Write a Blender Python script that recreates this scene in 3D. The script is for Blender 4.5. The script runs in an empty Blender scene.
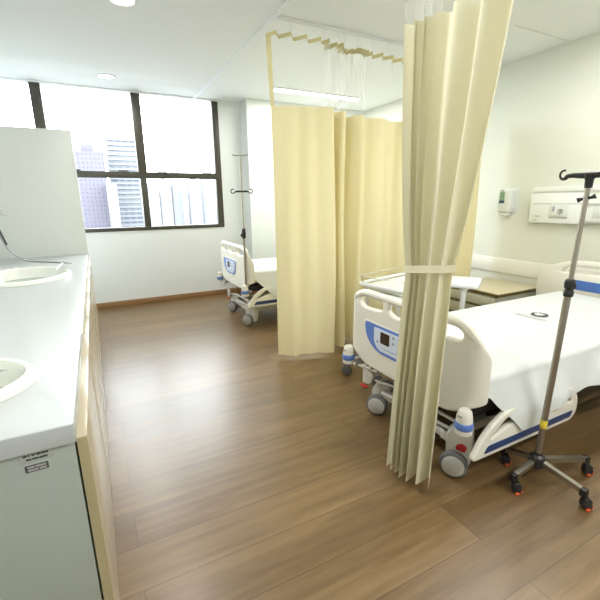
import bpy, bmesh, math, random
from mathutils import Vector, Matrix
random.seed(7)
PI = math.pi
COL = bpy.context.scene.collection
sin, cos = math.sin, math.cos

# ------------------------------------------------------------------ materials
def mat(name, color, rough=.5, metal=0., var=0., vscale=8., bump=0., bscale=200., spec=.5, coat=0.,
        emit=None, estr=0., stretch=(1, 1, 1), transl=0.):
    m = bpy.data.materials.new(name); m.use_nodes = True
    nt = m.node_tree; N = nt.nodes; L = nt.links
    b = N['Principled BSDF']; out = N['Material Output']
    c4 = (*color, 1)
    b.inputs['Base Color'].default_value = c4
    b.inputs['Roughness'].default_value = rough
    b.inputs['Metallic'].default_value = metal
    b.inputs['Specular IOR Level'].default_value = spec
    b.inputs['Coat Weight'].default_value = coat
    if emit:
        b.inputs['Emission Color'].default_value = (*emit, 1); b.inputs['Emission Strength'].default_value = estr
    tc = N.new('ShaderNodeTexCoord'); mp = N.new('ShaderNodeMapping')
    mp.inputs['Scale'].default_value = stretch
    L.new(tc.outputs['Object'], mp.inputs['Vector'])
    nz = N.new('ShaderNodeTexNoise'); nz.inputs['Scale'].default_value = vscale; nz.inputs['Detail'].default_value = 4
    L.new(mp.outputs['Vector'], nz.inputs['Vector'])
    mx = N.new('ShaderNodeMix'); mx.data_type = 'RGBA'
    mx.inputs['A'].default_value = (*[x*(1-var) for x in color], 1)
    mx.inputs['B'].default_value = (*[min(1, x*(1+var)) for x in color], 1)
    L.new(nz.outputs['Fac'], mx.inputs['Factor'])
    if var > 0: L.new(mx.outputs['Result'], b.inputs['Base Color'])
    if bump > 0:
        n2 = N.new('ShaderNodeTexNoise'); n2.inputs['Scale'].default_value = bscale; n2.inputs['Detail'].default_value = 3
        L.new(mp.outputs['Vector'], n2.inputs['Vector'])
        bp = N.new('ShaderNodeBump'); bp.inputs['Strength'].default_value = bump; bp.inputs['Distance'].default_value = .01
        L.new(n2.outputs['Fac'], bp.inputs['Height']); L.new(bp.outputs['Normal'], b.inputs['Normal'])
    if transl > 0:
        t = N.new('ShaderNodeBsdfTranslucent')
        if var > 0: L.new(mx.outputs['Result'], t.inputs['Color'])
        else: t.inputs['Color'].default_value = c4
        ms = N.new('ShaderNodeMixShader'); ms.inputs[0].default_value = transl
        L.new(b.outputs[0], ms.inputs[1]); L.new(t.outputs[0], ms.inputs[2]); L.new(ms.outputs[0], out.inputs['Surface'])
    return m

def see_through_mat(name, color, alpha, rough=.5, glossy=False):
    """thin sheet: part transparent, part diffuse/translucent (net) or fresnel gloss (glass)"""
    m = bpy.data.materials.new(name); m.use_nodes = True
    nt = m.node_tree; N = nt.nodes; L = nt.links
    N.remove(N['Principled BSDF']); out = N['Material Output']
    tr = N.new('ShaderNodeBsdfTransparent'); ms = N.new('ShaderNodeMixShader')
    if glossy:
        tr.inputs['Color'].default_value = (*color, 1)
        g = N.new('ShaderNodeBsdfGlossy'); g.inputs['Roughness'].default_value = rough
        lw = N.new('ShaderNodeLayerWeight'); lw.inputs['Blend'].default_value = alpha
        L.new(lw.outputs['Fresnel'], ms.inputs[0])
        L.new(tr.outputs[0], ms.inputs[1]); L.new(g.outputs[0], ms.inputs[2])
    else:
        d = N.new('ShaderNodeBsdfDiffuse'); d.inputs['Color'].default_value = (*color, 1)
        t = N.new('ShaderNodeBsdfTranslucent'); t.inputs['Color'].default_value = (*color, 1)
        m2 = N.new('ShaderNodeMixShader'); m2.inputs[0].default_value = .5
        L.new(d.outputs[0], m2.inputs[1]); L.new(t.outputs[0], m2.inputs[2])
        ms.inputs[0].default_value = alpha
        L.new(tr.outputs[0], ms.inputs[1]); L.new(m2.outputs[0], ms.inputs[2])
    L.new(ms.outputs[0], out.inputs['Surface'])
    return m

def floor_mat():
    m = bpy.data.materials.new('wood_plank_floor'); m.use_nodes = True
    nt = m.node_tree; N = nt.nodes; L = nt.links; b = N['Principled BSDF']
    tc = N.new('ShaderNodeTexCoord')
    br = N.new('ShaderNodeTexBrick'); br.inputs['Scale'].default_value = 1
    br.offset = .37; br.inputs['Brick Width'].default_value = 1.9; br.inputs['Row Height'].default_value = .20
    br.inputs['Mortar Size'].default_value = .0018; br.inputs['Mortar Smooth'].default_value = .3
    br.inputs['Color1'].default_value = (.0, .0, .0, 1); br.inputs['Color2'].default_value = (1, 1, 1, 1)
    br.inputs['Mortar'].default_value = (.5, .5, .5, 1)
    L.new(tc.outputs['Object'], br.inputs['Vector'])
    mp = N.new('ShaderNodeMapping'); mp.inputs['Scale'].default_value = (1.3, 15, 1)
    L.new(tc.outputs['Object'], mp.inputs['Vector'])
    # shift the grain per plank
    ad = N.new('ShaderNodeVectorMath'); ad.operation = 'MULTIPLY_ADD'
    ad.inputs[1].default_value = (7, 7, 7)
    L.new(br.outputs['Color'], ad.inputs[0]); L.new(mp.outputs['Vector'], ad.inputs[2])
    g1 = N.new('ShaderNodeTexNoise'); g1.inputs['Scale'].default_value = 1.3; g1.inputs['Detail'].default_value = 8; g1.inputs['Roughness'].default_value = .62
    g1.inputs['Distortion'].default_value = .25
    L.new(ad.outputs[0], g1.inputs['Vector'])
    mp2 = N.new('ShaderNodeMapping'); mp2.inputs['Scale'].default_value = (5, 120, 1)
    L.new(tc.outputs['Object'], mp2.inputs['Vector'])
    g2 = N.new('ShaderNodeTexNoise'); g2.inputs['Scale'].default_value = 1; g2.inputs['Detail'].default_value = 4
    L.new(mp2.outputs['Vector'], g2.inputs['Vector'])
    cr = N.new('ShaderNodeValToRGB')
    cr.color_ramp.elements[0].position = .28; cr.color_ramp.elements[0].color = (.082, .046, .017, 1)
    cr.color_ramp.elements[1].position = .72; cr.color_ramp.elements[1].color = (.225, .145, .066, 1)
    e = cr.color_ramp.elements.new(.5); e.color = (.148, .090, .037, 1)
    mth = N.new('ShaderNodeMath'); mth.operation = 'MULTIPLY_ADD'; mth.inputs[1].default_value = .16
    L.new(br.outputs['Color'], mth.inputs[0])
    m2 = N.new('ShaderNodeMath'); m2.operation = 'MULTIPLY_ADD'; m2.inputs[1].default_value = .66; m2.inputs[2].default_value = .09
    L.new(g1.outputs['Fac'], m2.inputs[0]); L.new(m2.outputs[0], mth.inputs[2])
    m3 = N.new('ShaderNodeMath'); m3.operation = 'MULTIPLY_ADD'; m3.inputs[1].default_value = .14
    L.new(g2.outputs['Fac'], m3.inputs[0]); L.new(mth.outputs[0], m3.inputs[2])
    m4 = N.new('ShaderNodeMath'); m4.operation = 'SUBTRACT'; m4.inputs[1].default_value = .055
    L.new(m3.outputs[0], m4.inputs[0]); L.new(m4.outputs[0], cr.inputs['Fac'])
    mx = N.new('ShaderNodeMix'); mx.data_type = 'RGBA'; mx.blend_type = 'MULTIPLY'
    mx.inputs['B'].default_value = (.45, .42, .40, 1)
    L.new(br.outputs['Fac'], mx.inputs['Factor']); L.new(cr.outputs['Color'], mx.inputs['A'])
    L.new(mx.outputs['Result'], b.inputs['Base Color'])
    r = N.new('ShaderNodeMath'); r.operation = 'MULTIPLY_ADD'; r.inputs[1].default_value = .12; r.inputs[2].default_value = .255
    L.new(g1.outputs['Fac'], r.inputs[0]); L.new(r.outputs[0], b.inputs['Roughness'])
    b.inputs['Specular IOR Level'].default_value = .68
    bp = N.new('ShaderNodeBump'); bp.inputs['Strength'].default_value = .05; bp.inputs['Distance'].default_value = .004
    L.new(g2.outputs['Fac'], bp.inputs['Height']); L.new(bp.outputs['Normal'], b.inputs['Normal'])
    return m

def tower_mat(name, wall, dark, rows, cols):
    m = bpy.data.materials.new(name); m.use_nodes = True
    nt = m.node_tree; N = nt.nodes; L = nt.links; b = N['Principled BSDF']
    b.inputs['Roughness'].default_value = .9; b.inputs['Specular IOR Level'].default_value = 0
    tc = N.new('ShaderNodeTexCoord'); sp = N.new('ShaderNodeSeparateXYZ'); L.new(tc.outputs['Object'], sp.inputs[0])
    cb = N.new('ShaderNodeCombineXYZ'); L.new(sp.outputs['X'], cb.inputs['X']); L.new(sp.outputs['Z'], cb.inputs['Y'])
    br = N.new('ShaderNodeTexBrick'); br.offset = 0; br.inputs['Scale'].default_value = 1
    br.inputs['Brick Width'].default_value = cols; br.inputs['Row Height'].default_value = rows
    br.inputs['Mortar Size'].default_value = min(rows, cols)*.3; br.inputs['Mortar Smooth'].default_value = .1
    br.inputs['Color1'].default_value = (*dark, 1); br.inputs['Color2'].default_value = (*[(a+c)/2 for a, c in zip(dark, wall)], 1)
    br.inputs['Mortar'].default_value = (*wall, 1)
    L.new(cb.outputs[0], br.inputs['Vector']); L.new(br.outputs['Color'], b.inputs['Base Color'])
    return m

M = dict(
    floor=floor_mat(),
    wall=mat('white_wall_paint', (.73, .76, .75), .6, var=.015, vscale=1.5, bump=.02, bscale=300),
    wall_warm=mat('cream_wall_paint', (.69, .71, .63), .55, var=.015, vscale=1.5, bump=.02, bscale=300),
    ceiling=mat('ceiling_plaster', (.83, .86, .86), .8, var=.01, vscale=1.2),
    base_wood=mat('baseboard_wood', (.27, .15, .062), .4, var=.2, vscale=5, stretch=(1, 6, 6)),
    base_white=mat('white_trim_paint', (.78, .78, .72), .45, var=.01),
    frame=mat('bronze_window_frame', (.055, .05, .038), .45, .2, var=.1),
    glass=see_through_mat('window_glass', (.97, .985, .98), .08, .0, True),
    net=see_through_mat('curtain_net', (.93, .95, .94), .10),
    clearp=see_through_mat('clear_acrylic', (.95, .96, .90), .22, .03, True),
    clearrim=see_through_mat('clear_acrylic_rim', (.93, .94, .86), .45),
    curtain=mat('cream_curtain_cloth', (.76, .69, .42), .8, var=.03, vscale=30, bump=.08, bscale=350, spec=.15, transl=.12),
    curtain2=mat('cream_tied_curtain_cloth', (.76, .73, .56), .75, var=.03, vscale=30, bump=.10, bscale=300, spec=.2, transl=.34),
    hem=mat('curtain_hem_cloth', (.66, .60, .34), .8, var=.03, vscale=40, spec=.15, transl=.2),
    tie=mat('tie_band_cloth', (.72, .68, .49), .8, var=.03, vscale=40, spec=.15),
    track=mat('white_aluminium_track', (.84, .86, .87), .5, .0, var=.02),
    counter=mat('white_worktop', (.50, .53, .53), .3, var=.01, vscale=3, spec=.5),
    sink=mat('white_ceramic', (.84, .85, .79), .08, var=.008, coat=.5),
    chrome=mat('chrome', (.6, .61, .62), .12, 1, var=.03),
    steel=mat('brushed_steel', (.36, .33, .28), .28, .95, var=.05, vscale=4, stretch=(30, 30, 1)),
    hose=mat('grey_spray_hose', (.22, .23, .23), .3, .6, var=.05),
    door=mat('glossy_cream_laminate', (.48, .42, .30), .2, var=.02, vscale=2, coat=.0),
    door_edge=mat('beige_door_edge', (.42, .36, .21), .5, var=.06),
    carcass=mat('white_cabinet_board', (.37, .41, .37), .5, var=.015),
    white=mat('white_laminate', (.70, .73, .70), .35, var=.01),
    abs=mat('cream_white_bed_plastic', (.73, .71, .63), .32, var=.012, vscale=3),
    absg=mat('light_grey_bed_plastic', (.56, .55, .50), .4, var=.02),
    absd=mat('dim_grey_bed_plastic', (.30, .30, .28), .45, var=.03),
    blue=mat('blue_bed_panel', (.10, .20, .55), .35, var=.03),
    navy=mat('navy_rail_stripe', (.018, .04, .13), .4, var=.05),
    keypad=mat('pale_blue_keypad', (.62, .68, .80), .35, var=.02),
    lcd=mat('dark_bed_display', (.045, .028, .02), .15, var=.3, vscale=60),
    key=mat('grey_keypad_key', (.30, .34, .42), .4, var=.03),
    black=mat('black_plastic', (.010, .010, .011), .35, var=.1),
    dark=mat('black_bed_frame', (.015, .014, .014), .55, var=.1),
    rubber=mat('grey_rubber_tyre', (.13, .13, .13), .6, var=.05),
    hub=mat('grey_wheel_disc', (.50, .50, .48), .35, var=.02),
    red=mat('red_plastic', (.42, .02, .018), .35, var=.05),
    orange=mat('red_caster_plastic', (.65, .10, .03), .4, var=.05),
    yellow=mat('yellow_sticker', (.75, .62, .05), .5, var=.15, vscale=90),
    sheet=mat('white_bed_sheet', (.66, .69, .68), .75, var=.012, vscale=6, bump=.10, bscale=9, spec=.2),
    mattress=mat('white_mattress_cover', (.78, .77, .73), .7, var=.01),
    bluepad=mat('blue_headboard_panel', (.055, .14, .42), .4, var=.03),
    ink=mat('dark_print', (.05, .05, .05), .6, var=.05),
    ink_soft=mat('faded_grey_print', (.44, .42, .42), .7, var=.05),
    label_white=mat('white_label', (.40, .43, .40), .5, var=.04),
    label_dark=mat('dark_label', (.09, .10, .10), .5, var=.15, vscale=60),
    tan=mat('beige_cabinet_top', (.58, .52, .36), .35, var=.04, vscale=3),
    olive=mat('brown_top_edging', (.115, .085, .022), .4, var=.06),
    drawer=mat('pale_drawer_front', (.52, .52, .42), .4, var=.02),
    plast=mat('white_table_plastic', (.84, .86, .87), .35, var=.01),
    green=mat('green_dispenser_label', (.24, .40, .25), .4, var=.06),
    navyl=mat('dark_blue_label', (.03, .07, .17), .4, var=.06),
    panel=mat('white_head_panel', (.80, .83, .80), .35, var=.01),
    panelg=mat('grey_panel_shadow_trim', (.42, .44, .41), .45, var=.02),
    linen=mat('pale_linen', (.80, .82, .80), .8, var=.02, bump=.05, bscale=60),
    lamp=mat('lamp_diffuser', (.9, .9, .9), .5, emit=(1, .98, .95), estr=5.),
    haze=mat('hazy_ground', (.19, .19, .195), .95, var=.08, vscale=.01, spec=0),
)

# ------------------------------------------------------------------ geometry
class Geo:
    def __init__(s): s.v = []; s.f = []
    def add(s, vs, fs, mx=None):
        o = len(s.v)
        for p in vs:
            p = Vector(p); s.v.append(mx @ p if mx else p)
        for f in fs: s.f.append([i+o for i in f])
        return s
    def join(s, g, mx=None): return s.add(g.v, g.f, mx)
    def from_bm(s, bm, mx=None):
        bm.verts.index_update()
        s.add([v.co.copy() for v in bm.verts], [[v.index for v in f.verts] for f in bm.faces], mx); bm.free(); return s
    def map(s, fn): s.v = [Vector(fn(p)) for p in s.v]; return s

def box(x0, x1, y0, y1, z0, z1, bev=0., seg=2, mx=None):
    bm = bmesh.new(); bmesh.ops.create_cube(bm, size=1)
    for v in bm.verts:
        v.co = ((x0+x1)/2+v.co.x*(x1-x0), (y0+y1)/2+v.co.y*(y1-y0), (z0+z1)/2+v.co.z*(z1-z0))
    if bev > 0:
        bmesh.ops.bevel(bm, geom=bm.edges[:], offset=bev, segments=seg, profile=.5, affect='EDGES')
    return Geo().from_bm(bm, mx)

def tube(pts, r, n=12, closed=False, sx=1., caps=True):
    pts = [Vector(p) for p in pts]; k = len(pts); g = Geo()
    rs = r if isinstance(r, (list, tuple)) else [r]*k
    tang = []
    for i in range(k):
        a = pts[(i-1) % k] if closed or i > 0 else pts[i]
        b = pts[(i+1) % k] if closed or i < k-1 else pts[i]
        tang.append((b-a).normalized())
    up = Vector((0, 0, 1)) if abs(tang[0].z) < .9 else Vector((1, 0, 0))
    nrm = (up-tang[0]*up.dot(tang[0])).normalized()
    vs = []; fs = []
    for i in range(k):
        nrm = (nrm-tang[i]*nrm.dot(tang[i])).normalized(); bn = tang[i].cross(nrm)
        for j in range(n):
            a = 2*PI*j/n
            vs.append(pts[i]+(nrm*cos(a)+bn*sin(a)*sx)*rs[i])
    m = k if closed else k-1
    for i in range(m):
        for j in range(n):
            a = i*n+j; b = i*n+(j+1) % n; c = ((i+1) % k)*n+(j+1) % n; d = ((i+1) % k)*n+j
            fs.append([a, b, c, d])
    if not closed and caps:
        fs.append(list(range(n))[::-1]); fs.append([(k-1)*n+j for j in range(n)])
    return g.add(vs, fs)

def cyl(p0, p1, r0, r1=None, n=20): return tube([p0, p1], [r0, r0 if r1 is None else r1], n)

def lathe(prof, n=32, mx=None, closed=False):
    """prof list of (r, z); optionally a closed profile"""
    vs = []; fs = []; k = len(prof)
    for r, z in prof:
        for j in range(n):
            a = 2*PI*j/n; vs.append((r*cos(a), r*sin(a), z))
    for i in range(k if closed else k-1):
        for j in range(n):
            i2 = (i+1) % k
            fs.append([i*n+j, i*n+(j+1) % n, i2*n+(j+1) % n, i2*n+j])
    g = Geo().add(vs, fs, mx)
    if not closed:
        if prof[0][0] > 1e-6: g.f.append([j for j in range(n)][::-1])
        if prof[-1][0] > 1e-6: g.f.append([(k-1)*n+j for j in range(n)])
    return g

def axis_mx(loc, d):
    q = Vector((0, 0, 1)).rotation_difference(Vector(d).normalized())
    return Matrix.Translation(Vector(loc)) @ q.to_matrix().to_4x4()

def rounded(poly, r, n=6):
    """round the corners of a 2D polygon; r one radius or a list"""
    out = []; k = len(poly)
    for i in range(k):
        rr = r[i] if isinstance(r, (list, tuple)) else r
        p = Vector(poly[i]).to_2d(); a = Vector(poly[i-1]).to_2d(); b = Vector(poly[(i+1) % k]).to_2d()
        da = (a-p); db = (b-p)
        d = min(rr, da.length*.49, db.length*.49)
        if d < 1e-5: out.append((p.x, p.y)); continue
        s = p+da.normalized()*d; e = p+db.normalized()*d
        for j in range(n+1):
            t = j/n; q = s*(1-t)**2+p*2*t*(1-t)+e*t*t
            out.append((q.x, q.y))
    return out

def ellipse(cx, cy, a, b, n=40): return [(cx+a*cos(2*PI*i/n), cy+b*sin(2*PI*i/n)) for i in range(n)]

def plate(outline, holes=(), th=.03, bev=.006, cuts=()):
    """flat plate in local XY, thickness along Z (centred), rounded rim, optional holes; cut at x values so it can be bent"""
    cu = bpy.data.curves.new('tmp', 'CURVE'); cu.dimensions = '2D'; cu.fill_mode = 'BOTH'
    cu.extrude = max(th/2-bev, 1e-4); cu.bevel_depth = bev; cu.bevel_resolution = 2; cu.offset = -bev
    for pl in [outline, *holes]:
        sp = cu.splines.new('POLY'); sp.points.add(len(pl)-1); sp.use_cyclic_u = True
        for p, q in zip(sp.points, pl): p.co = (q[0], q[1], 0, 1)
    ob = bpy.data.objects.new('tmp', cu); COL.objects.link(ob)
    dg = bpy.context.evaluated_depsgraph_get(); dg.update()
    me = bpy.data.meshes.new_from_object(ob.evaluated_get(dg))
    bm = bmesh.new(); bm.from_mesh(me)
    bmesh.ops.remove_doubles(bm, verts=bm.verts[:], dist=1e-5)
    for c in cuts:
        bmesh.ops.bisect_plane(bm, geom=bm.verts[:]+bm.edges[:]+bm.faces[:], dist=1e-6, plane_co=(c, 0, 0), plane_no=(1, 0, 0))
    bmesh.ops.recalc_face_normals(bm, faces=bm.faces[:])
    bpy.data.objects.remove(ob); bpy.data.curves.remove(cu); bpy.data.meshes.remove(me)
    return Geo().from_bm(bm)

def grid(fn, nu, nv, us=None, vs=None):
    us = us or [i/(nu-1) for i in range(nu)]; vs = vs or [j/(nv-1) for j in range(nv)]
    V = [fn(u, v) for v in vs for u in us]; F = []
    nu = len(us); nv = len(vs)
    for j in range(nv-1):
        for i in range(nu-1): F.append([j*nu+i, j*nu+i+1, (j+1)*nu+i+1, (j+1)*nu+i])
    return Geo().add(V, F)

def catmull(P, n=8):
    P = [Vector(p) for p in P]; out = []
    for i in range(len(P)-1):
        a = P[max(i-1, 0)]; b = P[i]; c = P[i+1]; d = P[min(i+2, len(P)-1)]
        for j in range(n):
            t = j/n
            out.append(.5*((2*b)+(c-a)*t+(2*a-5*b+4*c-d)*t*t+(3*b-a-3*c+d)*t**3))
    out.append(P[-1]); return out

# ------------------------------------------------------------------ objects
def mesh_obj(name, g, material, origin, recalc=True, angle=40):
    me = bpy.data.meshes.new(name)
    me.from_pydata([v-origin for v in g.v], [], g.f)
    if recalc:
        bm = bmesh.new(); bm.from_mesh(me); bmesh.ops.recalc_face_normals(bm, faces=bm.faces[:]); bm.to_mesh(me); bm.free()
    me.polygons.foreach_set('use_smooth', [True]*len(me.polygons))
    me.set_sharp_from_angle(angle=math.radians(angle))
    me.materials.append(material); me.update()
    o = bpy.data.objects.new(name, me); COL.objects.link(o)
    return o

def world_loc(o):
    v = Vector(o.location)
    while o.parent: o = o.parent; v = v+Vector(o.location)
    return v

def thing(name, label, cat, loc, group=None, kind=None):
    o = bpy.data.objects.new(name, None); COL.objects.link(o); o.location = loc
    o.empty_display_size = .05
    if label: o['label'] = label
    if cat: o['category'] = cat
    if group: o['group'] = group
    if kind: o['kind'] = kind
    return o

def part(name, g, material, parent, label=None, angle=40, recalc=True):
    o = mesh_obj(name, g, material, world_loc(parent), recalc, angle)
    o.parent = parent
    if label: o['label'] = label
    return o

def single(name, g, material, label, cat, group=None, kind=None, angle=40):
    lo = Vector((sum(v.x for v in g.v)/len(g.v), sum(v.y for v in g.v)/len(g.v), min(v.z for v in g.v)))
    o = mesh_obj(name, g, material, lo, True, angle); o.location = lo
    if label: o['label'] = label
    if cat: o['category'] = cat
    if group: o['group'] = group
    if kind: o['kind'] = kind
    return o

def struct(name, g, material, origin=Vector((0, 0, 0))):
    o = mesh_obj(name, g, material, Vector(origin)); o.location = origin; o['kind'] = 'structure'
    return o

# ================================================================== the room
XL, XR, YF, YN, ZC = -.92, 3.80, 5.45, -1.3, 2.587
SILL, WR = .957, 1.625
struct('floor', box(XL-.15, XR+.15, YN-.15, YF+.2, -.10, 0), M['floor'])
struct('ceiling', box(XL-.15, XR+.15, YN-.15, YF+.2, ZC, ZC+.12), M['ceiling'])
g = box(XL-.15, WR, YF, YF+.18, 0, SILL)
g.join(box(WR, XR+.15, YF, YF+.18, 0, ZC))
struct('wall_far', g, M['wall'])
struct('wall_pier', box(1.935, XR, 5.20, YF, 0, ZC), M['wall'])
struct('wall_right', box(XR, XR+.15, YN-.15, YF, 0, ZC), M['wall_warm'])
struct('wall_left', box(XL-.15, XL, YN-.15, YF, 0, ZC), M['wall'])
struct('wall_near', box(XL, XR, YN-.15, YN, 0, ZC), M['wall'])
struct('baseboard_far', box(XL, 1.935, YF-.014, YF, 0, .07, .004), M['base_wood'])
struct('baseboard_pier', box(1.921, XR, 5.186, 5.20, 0, .07, .004).join(box(1.921, 1.935, 5.20, YF-.014, 0, .07, .003)), M['base_wood'])
struct('baseboard_right', box(XR-.014, XR, YN, 5.186, 0, .07, .004), M['base_wood'])
# ceiling joint of the dropped strip near the bed-head wall
struct('trim_1', box(3.05, XR, 2.275, 2.285, ZC-.006, ZC), M['base_white'])

# window: three upper and three lower lights in dark bronze frame
win = thing('window_1', None, None, (.35, YF+.05, SILL), kind='structure')
y0, y1 = YF-.012, YF+.075
bars = [('mullion', -.44, -.335), ('mullion', .572, .672)]
part('window_frame', box(XL, WR, y0, y1, SILL, SILL+.045, .004)
     .join(box(1.545, WR, y0, y1, SILL+.045, ZC-.025, .004)).join(box(XL, XL+.06, y0, y1, SILL+.045, ZC-.025, .004)), M['frame'], win)
for nm, a, b in bars:
    part(nm, box(a, b, y0-.006, y1, 1.66, ZC-.025, .004).join(box(a+.012, b-.012, y0, y1, SILL+.045, 1.60, .004)), M['frame'], win)
part('head_strip', box(XL, WR, y0-.004, y1, ZC-.016, ZC, .003), M['track'], win, 'pale strip along the window head')
tr = part('transom', box(XL+.06, 1.545, y0-.003, y1, 1.597, 1.672, .004), M['frame'], win)
for xx in (-.12, .40, .85, 1.42):
    part('window_latch', box(xx-.06, xx+.06, y0-.018, y0-.003, 1.672, 1.687, .003), M['black'], win)
for a, b in ((XL+.06, -.44), (-.335, .572), (.672, 1.545)):
    part('window_pane', box(a-.005, b+.005, YF+.03, YF+.036, SILL+.04, 1.60), M['glass'], win)
    part('window_pane', box(a-.005, b+.005, YF+.03, YF+.036, 1.665, ZC-.02), M['glass'], win)

# bed-head wall rail
struct('trim_2', box(XR-.016, XR, -.6, 4.9, .535, .685, .004), M['base_white'])

# ceiling lamps
def downlight(x, y, label):
    t = thing('ceiling_downlight', label, 'ceiling light', (x, y, ZC), 'round ceiling downlights')
    part('trim_ring', lathe([(.075, ZC-.001), (.088, ZC-.001), (.088, ZC-.008), (.080, ZC-.010), (.075, ZC-.006)], 32, Matrix.Translation((x, y, 0)), True), M['white'], t)
    part('diffuser', lathe([(.0, ZC-.004), (.076, ZC-.004), (.076, ZC-.001), (0, ZC-.001)], 32, Matrix.Translation((x, y, 0))), M['lamp'], t)
downlight(.304, 4.95, 'round white recessed downlight in the ceiling close to the window')
downlight(.343, 3.15, 'round white recessed downlight cut by the top edge of the picture')
t = thing('linear_ceiling_light', 'long slim recessed light strip seen through the curtain net', 'ceiling light', (2.67, 4.64, ZC))
part('housing', box(2.06, 3.285, 4.57, 4.71, ZC-.012, ZC-.002, .003), M['white'], t)
part('diffuser', box(2.075, 3.27, 4.585, 4.695, ZC-.018, ZC-.012, .002), M['lamp'], t)

# ================================================================== curtain tracks
def track(x0, x1, yA, yB): return box(x0, x1, yA, yB, ZC-.014, ZC, .003)
single('curtain_track', track(1.312, 1.348, .3, 5.43).join(box(1.321, 1.339, .3, 5.43, ZC-.022, ZC-.013, .002)), M['track'],
       'long pale metal track on the ceiling running out to the window wall', 'curtain track', 'ceiling curtain tracks')
single('curtain_track', track(1.36, 3.78, 2.91, 2.946).join(box(1.36, 3.78, 2.919, 2.937, ZC-.022, ZC-.013, .002)), M['track'],
       'pale metal track on the ceiling holding the wide spread cream curtain', 'curtain track', 'ceiling curtain tracks')

# ================================================================== wide curtain
ZT, ZS = 2.465, 1.975          # hem top, start of the solid cloth
C1 = [(1.27, 2.88), (1.315, 2.825), (1.37, 2.765), (1.44, 2.775), (1.51, 2.735), (1.58, 2.73), (1.65, 2.69), (1.705, 2.675), (1.725, 2.72), (1.735, 2.82),
      (1.755, 2.93), (1.785, 2.94), (1.80, 2.85), (1.815, 2.775), (1.845, 2.755), (1.872, 2.80), (1.885, 2.94), (1.92, 3.03), (1.965, 3.04), (2.015, 2.91), (2.055, 2.84), (2.095, 2.85), (2.135, 2.94), (2.18, 2.965),
      (2.24, 2.915), (2.30, 2.885), (2.37, 2.91), (2.43, 2.965), (2.50, 2.97), (2.56, 2.90), (2.63, 2.88), (2.70, 2.93), (2.77, 2.975), (2.84, 2.95), (2.91, 2.885), (2.99, 2.89), (3.06, 2.95), (3.13, 2.97),
      (3.20, 2.91), (3.28, 2.88), (3.36, 2.93), (3.43, 2.965), (3.50, 2.94), (3.56, 2.89), (3.62, 2.92)]
base1 = catmull([(x, y, 0) for x, y in C1], 6)
nb = len(base1)
def c1(i, z):
    p = base1[i]; u = i/(nb-1)
    k = max(0, min(1, (z-.0)/ZT))
    xs = 1.28+2.46*u
    flat = .22*k if z <= ZS else .22*k+.50*(z-ZS)/(ZT-ZS)
    x = p.x
    y = p.y*(1-flat)+2.915*flat
    x += .006*sin(3*z+p.y*30)
    y += .010*sin(2.3*z+p.x*9)*(1-k)
    if z > ZS:                     # the hooks pinch the heading into short zigzags
        h = (z-ZS)/(ZT-ZS)
        w = ((u*26) % 1); zig = (abs(w-.5)*4-1)*.045
        if .36 < u < .50: zig = (abs(((u*70) % 1)-.5)*4-1)*.05
        y += zig*h
    return Vector((x, y, z))
def strip(fn, n, z0, z1, nz, i0=0, i1=None):
    i1 = n if i1 is None else i1
    return Geo().add([fn(i, z0+(z1-z0)*j/(nz-1)) for j in range(nz) for i in range(i0, i1)],
                     [[j*(i1-i0)+a, j*(i1-i0)+a+1, (j+1)*(i1-i0)+a+1, (j+1)*(i1-i0)+a] for j in range(nz-1) for a in range(i1-i0-1)])
cur = thing('cubicle_curtain', 'wide cream cubicle curtain spread along its track, reaching nearly to the floor', 'curtain', (2.5, 2.93, .03), 'cream cubicle curtains')
part('curtain_cloth', strip(c1, nb, .03, ZS, 26), M['curtain'], cur, recalc=False, angle=180)
part('net_heading', strip(c1, nb, ZS, ZT-.028, 8), M['net'], cur, 'see-through white net heading', recalc=False, angle=180)
part('top_hem', strip(c1, nb, ZT-.028, ZT, 2), M['hem'], cur, 'yellow top hem folded into zigzags', recalc=False)
part('side_hem', strip(lambda i, z: c1(i, z)+Vector((-.004, -.003, 0)), nb, ZS, ZT, 8, 0, 4), M['hem'], cur, recalc=False)
hk = 0
for i in range(2, nb, 17):
    p = c1(i, ZT-.012)
    part('hook', tube(catmull([(p.x, p.y, ZT-.02), (p.x, p.y+.012, ZT+.0), (p.x, 2.9275+(p.y-2.9275)*.4, ZT+.045), (p.x, 2.9275, ZC-.0225)], 4), .0022, 6), M['track'], cur); hk += 1

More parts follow.
